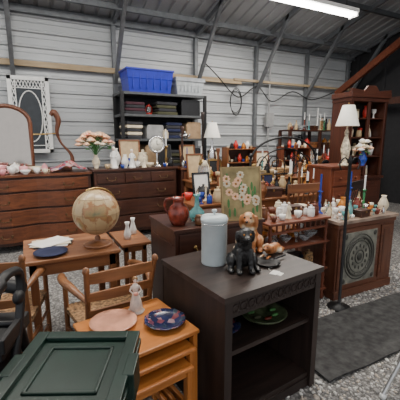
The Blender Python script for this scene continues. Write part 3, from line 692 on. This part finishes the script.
def lamp(name,x,y,z,h,rs,body,bm_,shade):
    g=B();k=h/.7
    g.lathe([(.001,0),(.07*k,0),(.075*k,.015*k),(.03*k,.03*k)]+[(r*k,q*k) for r,q in body]+[(.006,.5*k),(.006,h-.02)],bm_,n=20)
    g.lathe([(rs,h-.25*k),(rs*.95,h-.23*k),(rs*.5,h-.02*k),(rs*.45,h-.02*k),(rs*.9,h-.24*k)],shade,n=24,flute=.02,fn=12)
    g.sph((0,0,h),.01,brass,8);g.sph((0,0,h-.16*k),.03,whitep,10)
    return g.build(name,(x,y,z))
shade=mat('lamp_shade',(.85,.82,.74),.8,var=.04)
lamp('table_lamp',2.8,5.05,1.03,.74,.14,[(.05,.06),(.07,.14),(.05,.24),(.015,.32),(.02,.36),(.01,.42)],silver,shade)
lamp('table_lamp',3.95,3.32,1.12,.84,.155,[(.03,.05),(.045,.12),(.055,.2),(.035,.28),(.018,.34),(.025,.38),(.01,.42)],mat('floral_china',(.7,.58,.42),.3,var=.5,sc=30),shade)
def flowers(x,y,z,vase,cols,r=.17,n=34,h=.3):
    g=B();g.lathe(sc(V_VASE,.9),vase,n=16)
    for i in range(n):
        a=R.uniform(0,2*pi);q=R.uniform(.1,1)**.6*r;zz=h+(.14)*(1-(q/r)**2)+R.uniform(-.04,.04);c=(q*math.cos(a),q*math.sin(a)*.8,zz)
        g.tube(bez([(0,0,.18),(c[0]*.4,c[1]*.4,zz*.8),c],3),.0025,green,5)
        m=R.choice(cols);g.sph(c,(.036,.036,.026),m,8)
        for p in range(5):b_=p*1.257+a;g.sph((c[0]+.028*math.cos(b_),c[1]+.028*math.sin(b_),c[2]-.004),(.024,.024,.010),m,6)
        if i%3==0:g.sph((c[0]*.9,c[1]*.9,zz-.07),(.035,.02,.008),green,6)
    g.build('flower_bouquet',(x,y,z))
flowers(.92,5.18,1.06,cream,[pink,peach,peach,peach,cream],.27,64,.36)
flowers(4.19,3.22,1.12,blueC,[whitep,cream,peach],.11,20,.2)
# chest 1 top
pk=mat('pink_lustre',(.78,.34,.36),.3)
for x,y,kd,m,k_ in [(-.36,5.10,'china_bowl',pk,1.6),(-.18,5.08,'teacup',white,1.4),(-.04,5.10,'teacup',pk,1.4),(-.14,5.24,'teapot',white,1.2),(.10,5.2,'china_bowl',cream,1.1),(.12,5.04,'teacup',white,1.1),(.22,5.12,'ginger_jar',pk,.8),(-.02,4.99,'china_bowl',white,.8),(-.28,4.99,'teacup',pk,1.1),(.22,4.99,'teacup',cream,.9)]:put(kd,x,y,1.03,m,k_)
sf,nt,b=_new('scarf_cloth');t=tex(nt,'ShaderNodeTexVoronoi',22);nt.links.new(ramp(nt,t.outputs['Color'],[(0,(.25,.03,.04)),(.4,(.42,.06,.10)),(.6,(.6,.45,.38)),(.8,(.12,.1,.2)),(1,(.5,.15,.1))]),b.inputs['Base Color']);b.inputs['Roughness'].default_value=.9
g=B();n=20;vs=[];fs=[]
for i in range(n+1):
    for j in range(n+1):
        u,v=i/n,j/n;x=-.24+.48*u;y=-.14+.28*v;vs.append((x,y,.012+.09*abs(noise.noise(Vector((x*7,y*7,3))))+.11*math.exp(-(x*x+y*y)*30)))
for i in range(n):
    for j in range(n):a=i*(n+1)+j;fs.append((a,a+1,a+n+2,a+n+1))
g.add(vs,fs,sf,True);g.build('folded_scarf',(.53,5.14,1.03),mods=[('SOLIDIFY',dict(thickness=.01))])
# chest 2 top
g=B();g.tube([(.12*math.cos(a*pi/14),0,.34+.12*math.sin(a*pi/14)) for a in range(28)],.018,silver,10,True)
face=mat('clock_face',(.75,.72,.62),.4,var=.05)
g.M=Matrix.Translation((0,0,.34))@Matrix.Rotation(pi/2,4,'X');g.lathe([(.001,-.01),(.115,-.01),(.115,.01),(.001,.01)],face,n=28);g.M=Matrix()
g.beam((0,-.014,.34),(0,-.014,.41),.008,.002,blk);g.beam((0,-.014,.34),(.05,-.014,.35),.008,.002,blk)
for i in range(12):a=i*pi/6;g.sph((.095*math.cos(a),-.012,.34+.095*math.sin(a)),(.006,.002,.006),blk,6)
g.lathe([(.001,0),(.07,0),(.07,.015),(.02,.03),(.012,.1),(.018,.18),(.01,.225)],silver,n=16);g.build('mantel_clock',(1.84,5.1,1.06))
for x,y,kd,m,k_ in [(1.22,5.24,'ceramic_vase',white,1.3),(1.32,5.06,'ceramic_vase',white,.9),(1.44,5.22,'teapot',blueC,1.3),(1.50,5.05,'teacup',white,1.3),(1.64,5.2,'ginger_jar',cream,1.6),(2.02,5.17,'candlestick',brass,1.5),(2.04,5.03,'ginger_jar',blk,.9),(1.68,5.02,'china_bowl',cream,.9),(1.92,4.97,'teacup',blueC,.8),(1.04,4.98,'teacup',tan,1.0),(1.26,4.98,'teacup',blueC,.8)]:put(kd,x,y,1.06,m,k_)
small_figure('porcelain_figurine',1.15,5.04,1.06,.32,white,skin);small_figure('porcelain_figurine',1.41,5.0,1.06,.28,white,skin);small_figure('porcelain_figurine',1.59,4.98,1.06,.2,cream,skin)
frame(1.5,5.38,1.06,.34,.42,W(OAK),tan)
frame(2.08,5.35,1.06,.24,.34,blk,dk)
# shelving contents
sh=[(1.62,.99,.3,.3,0,plum,navy),(2.0,.99,.33,.36,1,cardb,0),(2.4,.99,.35,.3,0,darkM,olive),(2.75,.99,.28,.3,1,darkM,0),(1.65,1.49,.3,.28,0,darkM,cream),(2.02,1.49,.3,.2,1,greyp,0),(2.38,1.49,.34,.28,0,navy,darkM),(2.76,1.49,.28,.26,1,cardb,0),(1.68,1.89,.38,.2,0,darkM,plum),(2.25,1.89,.4,.22,0,olive,darkM),(2.7,1.89,.36,.24,1,blk,0),(1.8,.34,.5,.4,1,cardb,0),(2.5,.34,.5,.4,0,plum,darkM)]
for x,z,a,c_,kd,m1,m2 in sh:
    if kd:cbox('storage_box',(x,5.85,z),(a,.4,c_),m1,R.uniform(-.05,.05))
    else:cloth_pile(x,5.85,z,a,.42,c_,m1,m2)
put('oil_lantern',1.98,5.85,1.89,red,.9);put('ginger_jar',2.2,5.64,1.49,cream,1);put('teapot',2.57,5.63,1.49,silver,1)
# seeded clutter
kinds=['ceramic_vase','china_bowl','teacup','candlestick','crystal_goblet','ginger_jar','bottle','teapot','wooden_box','wooden_box','book_stack','duck_decoy','display_plate','display_plate','porcelain_figurine','oil_lantern']
mats=[white,cream,blueC,redb,tan,blk,brass,amber,teal,clear,W(OAK),W(CHER),wick,silver,red,white,tan,iron,W(BRN)]
def scatter(x0,x1,y0,y1,z,n,kmin=.8,kmax=1.4,kk=kinds,mm_=mats,gap=.006,pts=None):
    pts=list(pts or []);t=0;c_=0
    while c_<n and t<2500:
        t+=1;kd=R.choice(kk);k_=R.uniform(kmin,kmax);k_=k_*(1-.3*(t/2500));r_=rad(kd,k_);x,y=R.uniform(x0,x1),R.uniform(y0,y1)
        if all((x-a)**2+(y-b_)**2>(r_+q+gap)**2 for a,b_,q in pts):
            pts.append((x,y,r_));put(kd,x,y,z,R.choice(mm_),k_,rz=R.uniform(0,6));c_+=1
def basket(x,y,z,r,h,rz=0):
    g=B();g.lathe([(.001,0),(r*.75,0),(r*.95,h*.5),(r,h),(r*.93,h),(r*.7,.012),(.001,.012)],wick,n=20)
    for q in(.3,.6,.97):g.tube([(r*(.8+.2*q)*math.cos(a*pi/10),r*(.8+.2*q)*math.sin(a*pi/10),h*q) for a in range(20)],.006,wick,6,True)
    g.tube([(r*.97*math.cos(a*pi/12),0,h+r*.9*math.sin(a*pi/12)) for a in range(13)],.008,wick,6);g.build('wicker_basket',(x,y,z),rz)
def spindle(x,y,z,h_,m_):L_('wooden_candlestick',(x,y,z),[(.001,0),(.05,0),(.05,.015),(.02,.03),(.03,h_*.2),(.012,h_*.3),(.022,h_*.5),(.012,h_*.75),(.03,h_*.95),(.03,h_),(.001,h_)],m_,14)
spindle(2.32,5.2,1.03,.66,W(MAHO,'z'));spindle(2.72,5.24,1.03,.9,W(ESP,'z'))
scatter(2.27,3.05,5.0,5.2,1.03,18,.8,1.3,pts=[(2.32,5.2,.05),(2.8,5.05,.08),(2.72,5.24,.05)])
frame(2.5,5.34,1.03,.3,.36,W(OAK),tan,.05);frame(3.0,5.34,1.03,.22,.26,blk,cream,0)
basket(3.85,4.6,.85,.16,.14);spindle(4.15,4.5,.85,.55,W(CHER,'z'));spindle(2.6,4.5,.85,.5,W(OAK,'z'))
def tiered(name,loc,n_,w_,wt):
    g=B()
    for x in(-w_,w_):g.box(x-.012,x+.012,-.09,.09,0,.5,W(wt,'z'))
    for z in(.03,.24,.46):g.box(-w_,w_,-.09,.09,z,z+.015,W(wt))
    g.box(-w_,w_,.08,.09,0,.5,W(MAHO))
    for i in range(n_):
        for z in(.045,.255,.475):g.lathe(sc([V_JAR,V_VASE,V_CUP][(i+int(z*5))%3],.62),[white,red,tan,blueC,cream,amber,iron][(i*2+int(z*10))%7],(-w_+.05+i*(2*w_-.1)/(n_-1),0,z),12)
    g.build(name,loc,0,.002)
tiered('spice_shelf',(3.2,4.82,.85),7,.28,OAK);tiered('curio_shelf',(4.42,4.86,.85),8,.32,CHER)
scatter(2.3,4.8,4.40,4.74,.85,70,.9,1.8,pts=[(3.85,4.6,.18),(4.15,4.5,.05),(2.6,4.5,.05),(3.0,4.82,.14),(3.2,4.82,.14),(3.4,4.82,.14),(4.2,4.86,.14),(4.42,4.86,.14),(4.65,4.86,.14)])
for x,w_,h_,m_,p_ in[(2.42,.3,.4,W(OAK),tan),(2.78,.25,.3,brass,dk),(3.75,.32,.42,W(CHER),cream)]:frame(x,4.88,.858,w_,h_,m_,p_,0)
spindle(3.3,3.5,.76,.42,W(OAK,'z'));spindle(2.7,3.72,.76,.4,brass)
scatter(1.68,3.5,3.36,3.78,.76,70,.8,1.5,pts=[(3.3,3.5,.05),(2.7,3.72,.05)])
for x,w_,h_,m_,p_ in[(2.0,.25,.3,blk,paper),(2.35,.22,.25,W(OAK),tan),(3.05,.28,.24,brass,navy)]:frame(x,3.86,.768,w_,h_,m_,p_,0)
scatter(5.1,6.7,5.05,5.55,.95,44,1,2,mm_=mats+[red,red,greenG,blueC],pts=[(6.1,5.3,.28)])
scatter(1.80,2.36,2.20,2.50,.80,18,.6,.95,kk=['china_bowl','ginger_jar','teacup','teapot','wooden_box','porcelain_figurine'],mm_=[white,cream,tan,white,W(OAK),amber,W(CHER)])
scatter(1.80,2.36,2.22,2.48,.578,14,.55,.85,kk=['crystal_goblet','china_bowl','teacup'],mm_=[clear,amber,white,clear])
scatter(1.80,2.36,2.22,2.48,.318,8,.8,1.1,kk=['book_stack','china_bowl','wooden_box','ginger_jar'],mm_=[wick,W(OAK),tan,redb])
put('candlestick',2.55,2.40,.76,blueC,1.1);put('candlestick',3.02,2.44,.76,blueC,1.1);put('candlestick',3.14,2.36,.76,greenG,1.0)
scatter(2.50,3.22,2.11,2.50,.76,64,.45,.9,kk=['crystal_goblet','china_bowl','ceramic_vase','bottle','crystal_goblet','teacup','display_plate','wooden_box','porcelain_figurine'],mm_=[clear,clear,white,teal,amber,cream,silver,redb,tan],pts=[(2.55,2.4,.06),(3.02,2.44,.06),(3.14,2.36,.06)])
for a in[(2.5,3.6,.27,.14,.14),(2.9,3.6,.27,.15,.12),(3.3,3.6,.27,.12,.16),(3.0,4.6,.32,.17,.18),(3.6,4.6,.32,.17,.15),(4.2,4.6,.32,.15,.2),(2.0,3.55,.27,.14,.15)]:basket(*a)
for a in[(2.5,4.6,.32,.3,.3,.25,cardb),(4.65,4.6,.32,.25,.3,.28,red),(5.6,5.3,.42,.35,.35,.3,cardb),(6.2,5.3,.42,.35,.35,.35,red)]:cbox('storage_box',a[:3],a[3:6],a[6])
g=B();g.box(-.2,.2,-.12,.12,0,.18,red);g.prism([(-.2,.18),(.2,.18),(.17,.25),(-.17,.25)],'xz',-.12,.12,red);g.tube([(-.08,0,.25),(-.08,0,.29),(.08,0,.29),(.08,0,.25)],.008,silver);g.box(-.03,.03,-.13,-.12,.14,.2,silver);g.build('red_toolbox',(6.1,5.3,.95),0,.006)
# wooden shelving against the back wall at right, loaded
g=B()
for x in(5.25,6.15,7.05):
    for y in(5.92,6.25):g.box(x-.03,x+.03,y-.03,y+.03,0,1.66,W(MAHO,'z'))
for z in(.3,.8,1.25,1.65):g.box(5.22,7.08,5.9,6.27,z,z+.03,W(MAHO))
g.build('wooden_shelving_unit',bev=.003)
for z in(1.28,1.68):scatter(5.35,6.95,6.0,6.18,z,16,1.0,1.7,mm_=mats+[red,red,greenG,blk])
def spindle_chair(loc,rz,wt=MAHO):
    g=B();m=W(wt);mz=W(wt,'z')
    g.prism([(-.2,0),(.2,0),(.23,.4),(-.23,.4)],'xy',.42,.45,m)
    for x,y in((-.17,.03),(.17,.03),(-.2,.37),(.2,.37)):g.cyl((x*1.1,y+(-.03 if y<.1 else .03),0),(x,y,.43),.015,mz)
    for x in(-.18,.18):g.cyl((x,.02,.44),(x*1.1,-.1,1.0),.014,mz)
    for i in range(1,6):x=-.18+i*.06;g.cyl((x,.02,.44),(x*1.1,-.09,.93),.007,mz)
    g.beam((-.22,-.095,.96),(.22,-.095,.96),.02,.1,m);g.build('spindle_back_chair',loc,rz,.003)
spindle_chair((3.35,2.75,0),.3,ESP);spindle_chair((2.7,2.85,0),-.1,OAK)
# ------------------------------------------------------------------ camera
cam=bpy.data.cameras.new('camera');cam.sensor_width=36;cam.lens=30.6;cam.clip_start=.02
co=bpy.data.objects.new('camera',cam);COL.objects.link(co);co.location=(0,0,1.5)
co.rotation_euler=(pi/2-math.atan(62/340),0,-math.radians(27));bpy.context.scene.camera=co
